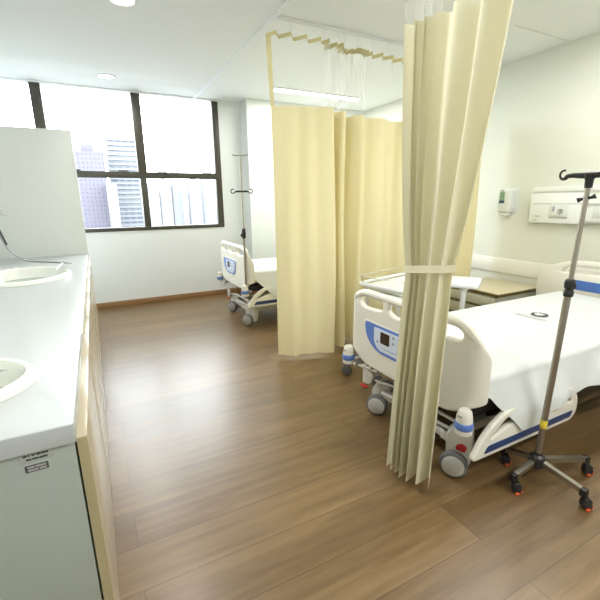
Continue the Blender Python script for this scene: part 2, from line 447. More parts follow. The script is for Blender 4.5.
# ================================================================== tied curtain
def lerp(a, b, k): return a+(b-a)*k
KN = [(0, .35), (.09, 1), (.18, 2), (.275, 3), (.385, 4), (.65, 5), (.90, 6), (1, 6.4)]
def fold_phase(s):
    """number of folds passed at s: narrow folds first, broad ones towards the free edge"""
    for (a, p), (b, q) in zip(KN, KN[1:]):
        if s <= b: return p+(q-p)*(s-a)/(b-a)
    return KN[-1][1]
def c2_plan(s, z):
    """plan position of the tied curtain: s along the cloth, gathered at the tie (z about 1.03)"""
    ZTIE = 1.03
    if z > ZTIE:
        k = (z-ZTIE)/(2.0-ZTIE); kk = k**.85
        cx = lerp(1.19, 1.26, k); cy = lerp(1.155, 1.175, k)
        L_ = lerp(.19, .455, kk) if k < 1 else .455+.10*(k-1)
        th = lerp(.42, .16, min(1, k)); amp = lerp(.042, .046, min(1, k))
    else:
        k = (ZTIE-z)/ZTIE
        cx = lerp(1.19, 1.17, k); cy = lerp(1.155, 1.178, k)
        L_ = lerp(.19, .205, k); th = .42; amp = lerp(.042, .056, k)
    pinch = math.exp(-((z-ZTIE)/.07)**2)
    amp *= 1-.32*pinch
    e = Vector((sin(th), -cos(th))); nrm = Vector((-cos(th), -sin(th)))
    ph = fold_phase(s)+.05*sin(2.2*z+3*s)
    off = s-.5+.022*sin(2*PI*ph+.4)*(1-.5*s)
    wide = min(1, max(0, (s-.30)/.3))
    a = amp*(2*math.sqrt(sin(PI*ph)**2+.035)-1.25)*(.80+.30*wide+.12*sin(11*s))
    a += .006*sin(6*z+8*s)*sin(17*s)*(1-pinch)
    p = Vector((cx, cy))+e*(L_*off)+nrm*a
    return Vector((p.x, p.y, z))
N2 = 341
def c2(i, z):
    s = i/(N2-1)
    zz = z
    if z < 1.0: zz = z+(1-z)*(.018*sin(9*s+1)-.02*s)
    p = c2_plan(s, z); p.z = zz
    return p
cur2 = thing('cubicle_curtain', 'cream cubicle curtain gathered and tied at mid height by the bed foot', 'curtain', (1.2, 1.18, .06), 'cream cubicle curtains')
part('curtain_cloth', strip(c2, N2, .05, ZS, 44), M['curtain2'], cur2, recalc=False, angle=180)
part('net_heading', strip(c2, N2, ZS, ZT-.03, 8), M['net'], cur2, 'see-through white net heading', recalc=False, angle=180)
part('top_hem', strip(c2, N2, ZT-.03, ZT, 2), M['hem'], cur2, recalc=False)
for i in range(4, N2, 28):
    p = c2(i, ZT)
    part('hook', tube(catmull([(p.x, p.y, ZT-.015), (p.x, p.y, ZT+.02), (1.330+(p.x-1.330)*.3, p.y, ZT+.06), (1.330, p.y, ZC-.0225)], 4), .0024, 6), M['track'], cur2)
# the tie band hugs the outline of the gathered bundle
import itertools
pts = [c2_plan(i/(N2-1), 1.03).to_2d() for i in range(N2)]
def hull(P):
    P = sorted((p.x, p.y) for p in P); lo = []; up = []
    for q in P:
        while len(lo) > 1 and (lo[-1][0]-lo[-2][0])*(q[1]-lo[-2][1])-(lo[-1][1]-lo[-2][1])*(q[0]-lo[-2][0]) <= 0: lo.pop()
        lo.append(q)
    for q in reversed(P):
        while len(up) > 1 and (up[-1][0]-up[-2][0])*(q[1]-up[-2][1])-(up[-1][1]-up[-2][1])*(q[0]-up[-2][0]) <= 0: up.pop()
        up.append(q)
    return lo[:-1]+up[:-1]
H = hull(pts); cx = sum(p[0] for p in H)/len(H); cy = sum(p[1] for p in H)/len(H)
ring = []
for a in range(48):
    d = Vector((cos(2*PI*a/48), sin(2*PI*a/48)))
    r = max((p[0]-cx)*d.x+(p[1]-cy)*d.y for p in H)
    ring.append(r)
def band(u, v):
    a = 2*PI*u; k = int(round(u*48)) % 48
    # support function to point
    d = Vector((cos(a), sin(a)))
    best = max(H, key=lambda p: (p[0]-cx)*d.x+(p[1]-cy)*d.y)
    px, py = best[0]+d.x*.010, best[1]+d.y*.010
    zt = 1.012+.030*v+.018*(-(py-cy))/.15
    return Vector((px, py, zt))
part('tie_band', grid(band, 49, 3), M['tie'], cur2, 'narrow cream tie band', recalc=False, angle=180)

# ================================================================== wash counter
CX, CZ, CY0, CY1 = -.10, .80, .985, 4.535
S1 = (-.475, 1.315, .272, .205); S2 = (-.475, 3.31, .285, .37)
out = rounded([(XL+.004, CY0-.012), (CX, CY0-.012), (CX, CY1), (XL+.004, CY1)], [.001, .008, .002, .001], 4)
ctop = plate(out, [ellipse(S1[0], S1[1], S1[2]-.035, S1[3]-.035), ellipse(S2[0], S2[1], S2[2]-.035, S2[3]-.035)], .05, .003)
ctop.map(lambda p: (p.x, p.y, CZ-.025+p.z))
cnt = thing('worktop', 'long white wash worktop with inset oval basins', 'worktop', (-.5, 2.76, CZ-.05))
part('slab', ctop, M['counter'], cnt)
part('edge_strip', box(CX-.0005, CX+.004, CY0+.75, CY1-.02, CZ-.040, CZ-.008, .0015), M['white'], cnt, 'bright white strip along the worktop edge')
part('screw', lathe([(.004, 0), (.004, .002), (0, .003)], 12, axis_mx((CX+.004, CY0+.80, CZ-.024), (1, 0, 0))), M['chrome'], cnt)

def basin(c, label):
    x, y, a, b = c
    t = thing('wash_basin', label, 'wash basin', (x, y, CZ), 'white oval basins in the worktop')
    prof = [(0, -.135), (.25, -.133), (.55, -.12), (.74, -.085), (.83, -.03), (.865, .012), (.90, .026), (.95, .028), (.985, .020), (1.0, .004), (1.0, .0005),
            (.90, .0005), (.84, -.03), (.75, -.095), (.55, -.13), (.25, -.145), (0, -.147)]
    g = lathe([(r, z) for r, z in prof], 56)
    g.map(lambda p: (x+p.x*a, y+p.y*b, CZ+p.z))
    part('bowl', g, M['sink'], t)
    part('drain', lathe([(0, .004), (.018, .004), (.024, .001), (.024, -.004)], 20, Matrix.Translation((x, y, CZ-.133))), M['chrome'], t)
basin(S1, 'white oval basin at the end of the worktop beside the stickered cabinet')
basin(S2, 'white oval basin at the far end of the worktop with a spray hose')

# spray hose and wall lever at the far basin
t = thing('hand_spray', 'grey hose and chrome hand spray lying along the rear rim of the basin', 'hand spray', (-.62, 3.56, CZ))
part('hose', tube(catmull([(XL+.004, 3.50, 1.36), (-.82, 3.50, 1.34), (-.70, 3.50, 1.26), (-.625, 3.50, 1.16), (-.60, 3.50, 1.06), (-.575, 3.50, .99), (-.525, 3.50, .925), (-.47, 3.50, .892), (-.40, 3.50, .878), (-.30, 3.50, .866), (-.26, 3.49, .862)], 8), .0055, 8), M['hose'], t)
part('spray_head', tube([(-.27, 3.49, .862), (-.24, 3.485, .862), (-.195, 3.47, .850)], [.007, .009, .010], 12).join(
    tube([(-.245, 3.485, .860), (-.262, 3.43, .85), (-.285, 3.33, .835)], [.005, .0045, .004], 8)), M['chrome'], t)
t = thing('wall_tap', 'chrome wall tap with a long dark lever above the basin', 'tap', (XL, 3.55, 1.1))
part('tap_body', lathe([(.035, 0), (.035, .008), (.018, .014), (.018, .10), (.022, .11), (.022, .13), (0, .135)], 20, axis_mx((XL, 3.45, 1.25), (1, 0, 0))).join(
    tube(catmull([(XL+.10, 3.45, 1.25), (-.72, 3.45, 1.29), (-.60, 3.45, 1.275), (-.545, 3.45, 1.22)], 6), .010, 10)), M['chrome'], t)
part('lever', tube([(-.665, 3.43, 1.285), (-.615, 3.43, 1.22), (-.565, 3.43, 1.02)], [.008, .007, .006], 8), M['black'], t, 'dark lever handle')

# cabinets below: six units, each its own door
for i in range(6):
    a = CY0+i*(CY1-CY0)/6; b = a+(CY1-CY0)/6
    lab = ['stickered end base cabinet with cream glossy door under the worktop',
           'second base cabinet with cream glossy door from the stickered end',
           'third base cabinet with cream glossy door from the stickered end',
           'fourth base cabinet with cream glossy door, third from the tall partition',
           'base cabinet with cream glossy door, second from the tall partition',
           'base cabinet with cream glossy door next to the tall partition'][i]
    t = thing('base_cabinet', lab, 'cabinet', (-.5, (a+b)/2, 0), 'cream base cabinets under the worktop')
    part('carcass', box(XL+.004, -.106, a+.001, b-.001, .0, CZ-.052, .001), M['carcass'], t)
    part('door', box(-.101, -.0775, a+.0012, b-.0003, .012, CZ-.045, .0012), M['door'], t)
    if i == 0: part('door_edging', box(-.1005, -.0782, a-.0002, a+.0011, .014, CZ-.047), M['door_edge'], t, 'beige door edge')

# two stickers on the end of the cabinet
def sticker(name, label, x0, x1, zc, h, tilt, m, rows, ink):
    t = thing(name, label, 'sticker', ((x0+x1)/2, CY0, zc-h/2), 'stickers on the cabinet end')
    yy = CY0+.001
    mx = Matrix.Translation(((x0+x1)/2, yy, zc)) @ Matrix.Rotation(tilt, 4, 'Y')
    w = (x1-x0)/2
    part('backing', box(-w, w, -.0016, 0, -h/2, h/2, .0004, 1, mx), m, t)
    for rz, segs in rows:
        g = Geo()
        for s0, s1 in segs:
            g.join(box(-w+2*w*s0, -w+2*w*s1, -.0021, -.0015, rz*h-.0022, rz*h+.0022, 0, 1, mx))
        part('print_line', g, ink, t)
sticker('sticker', 'pale sticker with two dark lines of print just below the worktop', -.218, -.152, .736, .026, -.02, M['label_white'],
        [(.16, ((.12, .24), (.27, .32), (.38, .48), (.52, .66), (.68, .88))), (-.22, ((.2, .36), (.38, .56), (.58, .84)))], M['ink'])
sticker('sticker', 'small dark sticker stuck right under the pale printed one', -.210, -.164, .706, .018, -.02, M['label_dark'],
        [(.22, ((.1, .4), (.45, .9))), (-.2, ((.1, .55), (.6, .9)))], M['ink_soft'])

# tall partition closing the counter
single('partition_panel', box(XL, -.086, 4.537, 4.567, 0, 1.975, .002), M['white'],
       'tall plain white partition panel standing at the end of the worktop', 'partition')

# ================================================================== hospital beds
FBX = 1.375                      # footboard outer face
YM = 1.46                        # mattress centre line
YC = 1.50                        # bed centre line
def bend(t, w, z, half=.415, r=.075, X=0.):
    """footboard curve: straight across the bed then wrapped back at both ends; w offsets outward (towards -x)"""
    s = 1 if t >= 0 else -1; a = abs(t)
    if a <= half: x, y, nx, ny = 0., a, -1., 0.
    elif a <= half+r*PI/2:
        th = (a-half)/r; x = r*(1-cos(th)); y = half+r*sin(th); nx, ny = -cos(th), sin(th)
    else:
        e = a-half-r*PI/2; x = r+e; y = half+r; nx, ny = 0., 1.
    return Vector((FBX+X+x+nx*w, YC+s*(y+ny*w), z))

def make_bed(DX, DY, LIFT, label):
    root = thing('hospital_bed', label, 'hospital bed', (2.4+DX, YC+DY, 0), 'white hospital beds')
    def S(g, lift=True): return g.map(lambda p: (p.x+DX, p.y+DY, p.z+(LIFT if lift else 0)))
    cuts = [-.62+.02*i for i in range(63)]
    # --- footboard
    T = .535
    ol = rounded([(-T, .415), (-.46, .395), (-.34, .320), (.34, .320), (.46, .395), (T, .415), (T, .625), (.415, .785), (-.415, .785), (-T, .625)],
                 [.02, .05, .10, .10, .05, .02, .03, .12, .12, .03], 8)
    def slot(a, b): return rounded([(a, .705), (a+.03, .690), (b-.05, .680), (b, .705), (b-.012, .752), (a+.012, .752)], [.02, .02, .03, .02, .015, .015], 4)
    holes = [slot(.16, .385), slot(-.095, .125), slot(-.385, -.135)]
    g = plate(ol, holes, .036, .012, cuts).map(lambda p: bend(p.x, p.z-.018, p.y))
    fb = part('footboard', S(g), M['abs'], root)
    # thicker rail along the top
    rail = tube([bend(-.48+.96*i/40, -.018, .766-1.3*max(0, (abs(-.48+.96*i/40)-.345))**1.35) for i in range(41)], [.0225*min(1, .55+(.48-abs(-.48+.96*i/40))*8) for i in range(41)], 12)
    part('top_rail', S(rail), M['abs'], fb)
    # --- control panel with crescent outline
    cp = rounded([(.318, .605), (.30, .505), (.20, .440), (-.03, .440), (-.11, .48), (-.13, .605), (-.10, .604), (.20, .603)], [.03, .08, .05, .05, .06, .02, .01, .01], 8)
    def face(poly, th, off, bev=.001): return plate(poly, (), th, bev, cuts).map(lambda p: bend(p.x, off+p.z, p.y))
    bez = face(rounded([(.094+(p[0]-.094)*1.05, .522+(p[1]-.522)*1.10) for p in cp], 0), .003, .0012)
    part('panel_bezel', S(bez), M['abs'], fb)
    cpo = part('control_panel', S(face(cp, .003, .003)), M['blue'], root, 'blue crescent control panel')
    kp = rounded([(.225, .588), (.225, .497), (.18, .458), (-.02, .458), (-.085, .49), (-.10, .588)], [.008, .03, .02, .02, .03, .008], 4)
    part('keypad', S(face(kp, .003, .005)), M['keypad'], cpo)
    part('display', S(face(rounded([(.165, .575), (.165, .507), (.088, .507), (.088, .575)], .004, 3), .003, .007)), M['lcd'], cpo, 'dark display')
    for a, z in ((.055, .568), (.055, .535), (.012, .535), (.012, .568), (-.035, .568), (-.035, .535), (.015, .492), (.19, .510), (-.035, .492), (-.07, .568), (-.07, .535)):
        part('key', S(face(ellipse(a, z, .0095, .009, 12), .002, .0072, .0005)), M['key'], cpo)
    part('print_line', S(face([(.15, .483), (.15, .478), (.03, .478), (.03, .483)], .001, .0068, .0001)), M['key'], cpo)
    # --- headboard
    HX = 3.50; HL = -.075
    ol = rounded([(-.56, .40), (.56, .40), (.60, .66), (.52, .80), (.30, .875), (-.30, .875), (-.52, .80), (-.60, .66)], [.04, .04, .08, .10, .12, .12, .10, .08], 8)
    hh = [rounded([(.06, .775), (.40, .765), (.33, .825), (.06, .835)], [.02, .03, .04, .02], 5), rounded([(-.06, .775), (-.06, .835), (-.33, .825), (-.40, .765)], [.02, .02, .04, .03], 5)]
    cy = YC+.01
    hb = part('headboard', S(plate(ol, hh, .045, .014).map(lambda p: (HX+p.z, cy+p.x, p.y+HL))), M['abs'], root)
    hp = rounded([(.34, .640), (-.34, .640), (-.30, .560), (.30, .560)], [.02, .02, .03, .03], 6)
    part('head_panel', S(plate(hp, (), .004, .001).map(lambda p: (HX-.024+p.z, cy+p.x, p.y))), M['bluepad'], hb, 'blue headboard panel')
    # --- mattress and frame
    part('mattress', S(box(1.425, 3.455, YM-.42, YM+.42, .405, .522, .035, 4)), M['mattress'], root)
    part('deck', S(box(1.50, 3.44, YM-.40, YM+.40, .365, .405, .008)), M['dark'], root)
    fr = Geo()
    for yy in (YC-.40, YC+.40): fr.join(box(1.42, 3.46, yy-.02, yy+.02, .315, .375, .006))
    for xx in (1.47, 2.1, 2.8, 3.42): fr.join(box(xx-.02, xx+.02, YC-.38, YC+.38, .32, .37, .006))
    fr.join(box(1.60, 3.3, YC-.36, YC+.36, .29, .33, .006))
    part('mattress_frame', S(fr), M['dark'], root)
    # scissor lift legs and base
    for yy in (YC-.27, YC+.27):
        for xa, xb in ((1.75, 2.15), (3.15, 2.75)):
            part('lift_arm', tube([(xa+DX, yy+DY, .14), (xb+DX, yy+DY, .31+LIFT)], .022, 10), M['dark'], root)
    bs = Geo()
    for yy in (YC-.27, YC+.27): bs.join(box(1.44, 3.38, yy-.022, yy+.022, .115, .165, .006))
    for xx in (1.475, 3.33): bs.join(box(xx-.025, xx+.025, YC-.30, YC+.22, .115, .165, .006))
    part('base_frame', S(bs, False), M['absg'], root)
    lk = tube([(1.445, YC-.36, .20), (1.445, YC-.05, .175), (1.445, YC+.22, .15)], .009, 8)
    lk.join(tube([(1.425, YC-.36, .265), (1.425, YC+.1, .25), (1.425, YC+.26, .22)], .008, 8))
    part('brake_link', S(lk, False), M['absg'], root)
    # --- casters
    def caster(x, y, red, d=(-.83, -.56), hz=.135):
        d = Vector((*d, 0)).normalized(); side = Vector((-d.y, d.x, 0))
        c = Vector((x, y, .066))
        cs = thing_part('caster', root)
        prof = [(0, -.021), (.050, -.021), (.058, -.019), (.065, -.012), (.066, 0), (.065, .012), (.058, .019), (.050, .021), (0, .021)]
        part('tyre', S(lathe(prof, 36, axis_mx(c, d)), False), M['rubber'], cs)
        for sgn in (1, -1):
            part('wheel_disc', S(lathe([(.052, .0), (.052, .006), (.046, .010), (0, .012)], 32, axis_mx(c+d*sgn*.018, d*sgn)), False), M['hub'] if DY == 0 else M['absd'], cs)  # far bed's discs get a darker grey to carry the shade there
        # housing over the wheel, leaning inboard to the frame
        h = plate(rounded([(-.040, -.01), (.062, -.03), (.078, .06), (.070, hz), (-.005, hz+.005), (-.050, hz-.05)], [.03, .02, .03, .025, .02, .03], 6), (), .075, .012)
        ctr = c-d*.062
        hm = Matrix((( side.x, 0, d.x, ctr.x), (side.y, 0, d.y, ctr.y), (0, 1, 0, .066), (0, 0, 0, 1)))
        part('housing', S(Geo().join(h, hm), False), M['absg'], cs)
        if red:
            p = plate(rounded([(.0, .068), (.044, .060), (.052, .090), (.030, .105), (.004, .095)], .01, 5), (), .006, .002)
            part('brake_label', S(Geo().join(p, Matrix.Translation(d*.040) @ hm), False), M['red'], cs, 'red brake mark')
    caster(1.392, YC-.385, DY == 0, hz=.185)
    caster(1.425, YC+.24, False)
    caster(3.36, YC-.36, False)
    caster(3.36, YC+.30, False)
    # brake pedal bracket on the far side of the foot end
    pb = plate(rounded([(0, 0), (.075, .012), (.11, .095), (.0, .11)], [.01, .02, .02, .01], 4), (), .012, .004)
    part('pedal_bracket', S(pb.map(lambda p: (1.415+p.z, YC+.375-p.x, .165+p.y)), False), M['absg'], root)
    part('brake_pedal', S(box(1.385, 1.415, YC+.315, YC+.375, .150, .160, .004), False), M['red'], root, 'red brake pedal')
    # --- corner bumpers
    for sy in (-1, 1):
        bx, by = 1.352, YC+sy*.452
        bp = part('corner_bumper', S(lathe([(0, .282), (.030, .282), (.037, .288), (.037, .312), (.0, .312)], 28, Matrix.Translation((bx, by, 0))).join(
            lathe([(0, .340), (.036, .340), (.034, .370), (.029, .392), (.022, .400), (0, .402)], 28, Matrix.Translation((bx, by, 0)))), ), M['abs'], root)
        part('bumper_ring', S(lathe([(0, .308), (.0365, .308), (.040, .314), (.040, .338), (.0365, .344), (0, .344)], 28, Matrix.Translation((bx, by, 0)))), M['blue'], bp, 'blue bumper ring')
        part('bumper_arm', S(tube([(bx, by, .31), (bx+.05, by-sy*.03, .315), (bx+.13, by-sy*.06, .34)], .012, 10)), M['absg'], bp)
        part('bumper_slot', S(box(bx-.038, bx-.026, by-.012, by+.008, .373, .379, .001)), M['absd'], bp)
    # --- lowered side rails
    for sy in (-1, 1):
        ry = YC+sy*.50
        ol = rounded([(1.345, .165), (2.10, .165), (2.145, .205), (2.135, .31), (2.05, .372), (1.56, .372), (1.43, .30)], [.04, .06, .05, .05, .08, .09, .08], 7)
        hl = rounded([(1.455, .25), (1.60, .295), (1.75, .30), (1.75, .342), (1.575, .342)], [.02, .05, .015, .015, .06], 5)
        hl2 = rounded([(1.80, .30), (2.0, .295), (2.09, .27), (2.03, .342), (1.80, .342)], [.02, .03, .03, .04, .02], 5)
        rl = part('side_rail', S(plate(ol, [hl, hl2], .03, .010).map(lambda p: (p.x+(.20 if sy > 0 else 0), ry+p.z, p.y))), M['abs'], root)
        stp = rounded([(1.42, .190), (2.085, .190), (2.10, .225), (1.445, .225)], .012, 4)
        part('rail_stripe', S(plate(stp, (), .004, .001).map(lambda p: (p.x+(.20 if sy > 0 else 0), ry+sy*.0155+p.z, p.y))), M['navy'], rl, 'navy stripe')
        for xx in (1.62, 1.98):
            part('rail_arm', S(box(xx-.015, xx+.015, min(ry-sy*.10, ry-sy*.012), max(ry-sy*.10, ry-sy*.012), .33, .355, .004)), M['dark'], rl)
    # raised grip of the head-end rail is out of view; only its lowered frame is there
    for sy in (-1, 1):
        ry = YC+sy*.50
        ol = rounded([(2.45, .20), (3.15, .20), (3.20, .26), (3.12, .385), (2.52, .385), (2.41, .28)], [.05, .05, .05, .07, .07, .05], 6)
        hl = rounded([(2.50, .265), (3.10, .265), (3.07, .352), (2.55, .352)], .03, 5)
        part('side_rail', S(plate(ol, [hl], .03, .010).map(lambda p: (p.x, ry+p.z, p.y))), M['abs'], root)
    return root

def thing_part(name, parent):
    o = bpy.data.objects.new(name, None); COL.objects.link(o); o.parent = parent; o.empty_display_size = .02
    return o

make_bed(0, 0, 0, 'white hospital bed with blue foot panel beside the tied curtain')
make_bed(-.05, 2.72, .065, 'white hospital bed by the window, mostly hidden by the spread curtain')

# ------------------------------------------------------------------ sheets
def make_sheet(DX, DY, LIFT, label):
    top = .534+LIFT; yn, yf = YM-.432+DY, YM+.432+DY
    t = thing('bed_sheet', label, 'bed sheet', (2.4+DX, YC+DY, top-.3), 'white sheets on the beds')
    def drop(x):       # how far the near side hangs
        if x < 1.66: return .03+.225*max(0, (x-1.415)/.245)
        return .255-.085*min(1, (x-1.66)/.5)-.02*max(0, min(1, (x-2.16)/1.0))
    X0, X1 = 1.405, 3.44
    nu = 90
    prof = []          # (section, parameter)
    for j in range(12): prof.append(('n', 1-j/12))
    for j in range(7): prof.append(('rn', j/6))
    for j in range(1, 24): prof.append(('t', j/24))
    for j in range(7): prof.append(('rf', j/6))
    for j in range(1, 13): prof.append(('f', j/12))
    r = .035
    def P(u, k):
        x = X0+(X1-X0)*u; sec, q = prof[k]
        foot = max(0, 1-(x-X0)/.04)
        zt = top-.030*foot**2-.0
        wr = .003*sin(x*9+1)+.002*sin(x*23)
        crease = .004*math.exp(-((x-2.40)/.012)**2)+.0025*math.exp(-((x-3.0)/.01)**2)
        if sec == 't':
            y = yn+r+(yf-yn-2*r)*q; z = zt+crease+.0025*sin(x*5+y*7)*sin(3*y)+.002*sin(x*13-y*9)
        elif sec == 'rn': a = PI/2*(1-q); y = yn+r-r*sin(a); z = zt-r+r*cos(a)+crease*cos(a)
        elif sec == 'rf': a = PI/2*q; y = yf-r+r*sin(a); z = zt-r+r*cos(a)+crease*cos(a)
        elif sec == 'n':
            d = drop(x)*q; out = .055*min(1, d/.16)+(.012*sin(x*11+.6)+.009*sin(x*19+d*6)+.006*sin(x*33))*min(1, d/.12)
            y = yn-out*1.0; z = zt-r-d
            x = x+.05*q*max(0, (1.75-x))*1.2
        else:
            d = .24*q; out = .045*min(1, d/.16)+.012*sin(x*10)*min(1, d/.12); y = yf+out; z = zt-r-d
        return Vector((x+DX, y, z))
    K = len(prof)
    V = [P(i/(nu-1), k) for k in range(K) for i in range(nu)]
    F = [[k*nu+i, k*nu+i+1, (k+1)*nu+i+1, (k+1)*nu+i] for k in range(K-1) for i in range(nu-1)]
    part('cloth', Geo().add(V, F), M['sheet'], t, recalc=False, angle=180)
    return t
sh = make_sheet(0, 0, 0, 'white sheet with small printed emblem draped over the bed beside the tied curtain')
make_sheet(-.05, 2.72, .065, 'white sheet on the bed by the window')
# printed emblem: ring and a line of small print below it
zt = .5445
emx, emy = 2.575, 1.50
ring = Geo()
n = 30
vs = []; fs = []
for i in range(n+1):
    a = .9+2*PI*.97*i/n
    w = .009+.008*sin(PI*i/n)**2
    for rr in (.046-w, .046+w*.4): vs.append((emx+rr*cos(a), emy+rr*sin(a), zt))
for i in range(n): fs.append([2*i, 2*i+1, 2*i+3, 2*i+2])
ring.add(vs, fs)
part('emblem', ring, M['ink'], sh, 'dark ring emblem', recalc=False)
tl = Geo()
yy = 1.60
for k, ln in enumerate((.028, .016, .034, .012, .026, .03, .018)):
    tl.join(box(emx-.105, emx-.090, yy-ln, yy, zt-.0006, zt)); yy -= ln+.007
part('emblem_print', tl, M['ink_soft'], sh)

# bed-mounted infusion pole on the far bed
px, py = 1.318, 3.772
t = thing('infusion_pole', 'thin steel infusion pole rising at the corner of the window-side bed', 'infusion pole', (px, py, .36), 'infusion poles')
part('pole', tube([(px, py, .40), (px, py, 1.05)], .011, 12).join(tube([(px, py, 1.05), (px, py, 1.725)], .007, 10)), M['steel'], t)
part('clamp', lathe([(.013, .94), (.020, .95), (.022, .985), (.020, 1.03), (.013, 1.04)], 16, Matrix.Translation((px, py, 0))).join(
    tube([(px, py, .975), (px-.03, py-.02, .975)], [.012, .015], 12)), M['black'], t)
def hooks(px, py, z, r, L, ang, drop=0):
    d = Vector((cos(ang), sin(ang), 0)); g = Geo()
    for s in (1, -1):
        P = [Vector((px, py, z))]
        P.append(Vector((px, py, z))+d*s*L*.55); P.append(Vector((px, py, z-.004))+d*s*L*.75)
        c = Vector((px, py, z))+d*s*(L-.0)
        pts = [P[0], P[1], P[2]]
        for k in range(9):
            a = -PI*.75+PI*1.45*k/8
            pts.append(c+d*s*(.019*cos(a))+Vector((0, 0, .019*sin(a)+.002)))
        g.join(tube(catmull(pts, 4), [r*1.9 if i < 5 else (r*1.5 if i < 9 else r) for i in range((len(pts)-1)*4+1)], 10))
    return g
part('hook_bar', hooks(px, py, 1.395, .005, .085, -.35), M['black'], t)
part('top_hook_bar', tube(catmull([(px-.07, py+.03, 1.735), (px-.05, py+.02, 1.727), (px, py, 1.725), (px+.05, py-.02, 1.727), (px+.07, py-.03, 1.735)], 5), .005, 8), M['steel'], t)

# ================================================================== infusion stand in front
hx, hy = 1.708, .912
st = thing('infusion_stand', 'tall steel infusion stand on castors in front of the bed side', 'infusion stand', (hx, hy, 0), 'infusion poles')
def lean(z): return Vector((hx, hy, z))+Vector((.030, -.016, 0))*(z-.1)/1.28
part('lower_pole', tube([(hx, hy, .10), lean(.96)], .0135, 18), M['steel'], st)
part('upper_pole', tube([lean(.93), lean(1.375)], .0095, 16), M['steel'], st)
cl = lathe([(.014, .915), (.018, .917), (.019, .925), (.019, .937), (.016, .942), (.016, .948), (.020, .953), (.021, .972), (.018, .986), (.012, .99)], 24, Matrix.Translation((lean(.95).x, lean(.95).y, -.018)))
cl.join(tube([lean(.947), lean(.947)+Vector((-.02, -.022, 0))], [.012, .014], 12))
part('height_clamp', cl, M['black'], st, 'black height clamp')
part('tag', lathe([(.0142, .288), (.0150, .290), (.0150, .325), (.0142, .327)], 20, Matrix.Translation((lean(.3).x, lean(.3).y, -.008))), M['yellow'], st, 'yellow tag wrapped round the pole')
part('hub', lathe([(0, .082), (.030, .082), (.034, .09), (.034, .125), (.028, .135), (.018, .142), (.018, .15), (.0, .15)], 24, Matrix.Translation((hx, hy, 0))), M['black'], st, 'black hub')
tx, ty = lean(1.36).x, lean(1.36).y
part('wing_knob', tube([(tx-.004, ty+.030, 1.288), (tx, ty+.018, 1.293), (tx, ty-.018, 1.299), (tx+.004, ty-.030, 1.305)], [.011, .006, .006, .011], 10), M['black'], st)
hb_ = Geo()
hb_.join(lathe([(.0, 1.335), (.014, 1.335), (.015, 1.365), (.018, 1.372), (.018, 1.39), (0, 1.392)], 20, Matrix.Translation((tx, ty, 0))))
dv = Vector((.10, 1, 0)).normalized()
for s in (1, -1):
    pts = [Vector((tx, ty, 1.383)), Vector((tx, ty, 1.384))+dv*s*.035, Vector((tx, ty, 1.386))+dv*s*.065]
    c = Vector((tx, ty, 1.388))+dv*s*.105
    for k in range(10):
        a = -PI*.86+PI*1.42*k/9
        pts.append(c+dv*s*(.017*cos(a))+Vector((0, 0, .017*sin(a)+.003)))
    rr = []
    cm = catmull(pts, 4)
    for i in range(len(cm)):
        q = i/(len(cm)-1); rr.append(.0135-.0045*min(1, q*5) if q < .22 else max(.0042, .009-.011*(q-.22)))
    hb_.join(tube(cm, rr, 12))
part('hook_bar', hb_, M['black'], st, 'black bar of hooks')
ends = [(1.548, .912), (1.722, .71), (1.965, .83), (1.69, 1.065)]
for ex, ey in ends:
    d = Vector((ex-hx, ey-hy, 0)); L_ = d.length; d.normalize(); sd = Vector((-d.y, d.x, 0))
    g = Geo()
    def B(a, w, z): return Vector((hx, hy, 0))+d*a+sd*w+Vector((0, 0, z))
    w = .0115; za, zb = .118, .088
    g.add([B(.022, -w, za-.020), B(.022, w, za-.020), B(.022, w, za+.003), B(.022, -w, za+.003), B(L_, -w, zb-.020), B(L_, w, zb-.020), B(L_, w, zb+.003), B(L_, -w, zb+.003)],
          [[0, 1, 2, 3], [7, 6, 5, 4], [0, 4, 5, 1], [1, 5, 6, 2], [2, 6, 7, 3], [3, 7, 4, 0]])
    lg = part('base_leg', g, M['steel'], st)
    part('leg_cap', Geo().join(box(-.014, .014, -.0135, .0135, zb-.03, zb+.005, .003, 2, Matrix.Translation((ex, ey, 0)) @ Matrix.Rotation(math.atan2(d.y, d.x), 4, 'Z'))), M['black'], lg)
    cc = Vector((ex+.010, ey-.010, .0205)); ax = Vector((.6, .8, 0)).normalized()
    cp = thing_part('castor', st)
    part('castor_fork', tube([(ex, ey, .07), (ex+.003, ey-.003, .044)], .009, 12).join(
        plate(rounded([(-.023, .011), (.023, -.004), (.017, .026), (-.010, .029)], .008, 4), (), .030, .004).map(
            lambda p: cc+Vector((-ax.y, ax.x, 0))*p.x+ax*p.z+Vector((0, 0, p.y+.004)))), M['black'], cp)
    for s in (1, -1):
        part('castor_wheel', lathe([(0, -.005), (.015, -.005), (.0195, -.003), (.0205, 0), (.0195, .003), (.015, .005), (0, .005)], 24, axis_mx(cc+ax*s*.013, ax)), M['black'], cp)
        part('brake_tab', Geo().join(box(-.009, .009, -.006, .006, .003, .011, .002), Matrix.Translation(cc+Vector((-.012*s, -.017, -.0205)))), M['orange'], cp, 'small red brake tab')

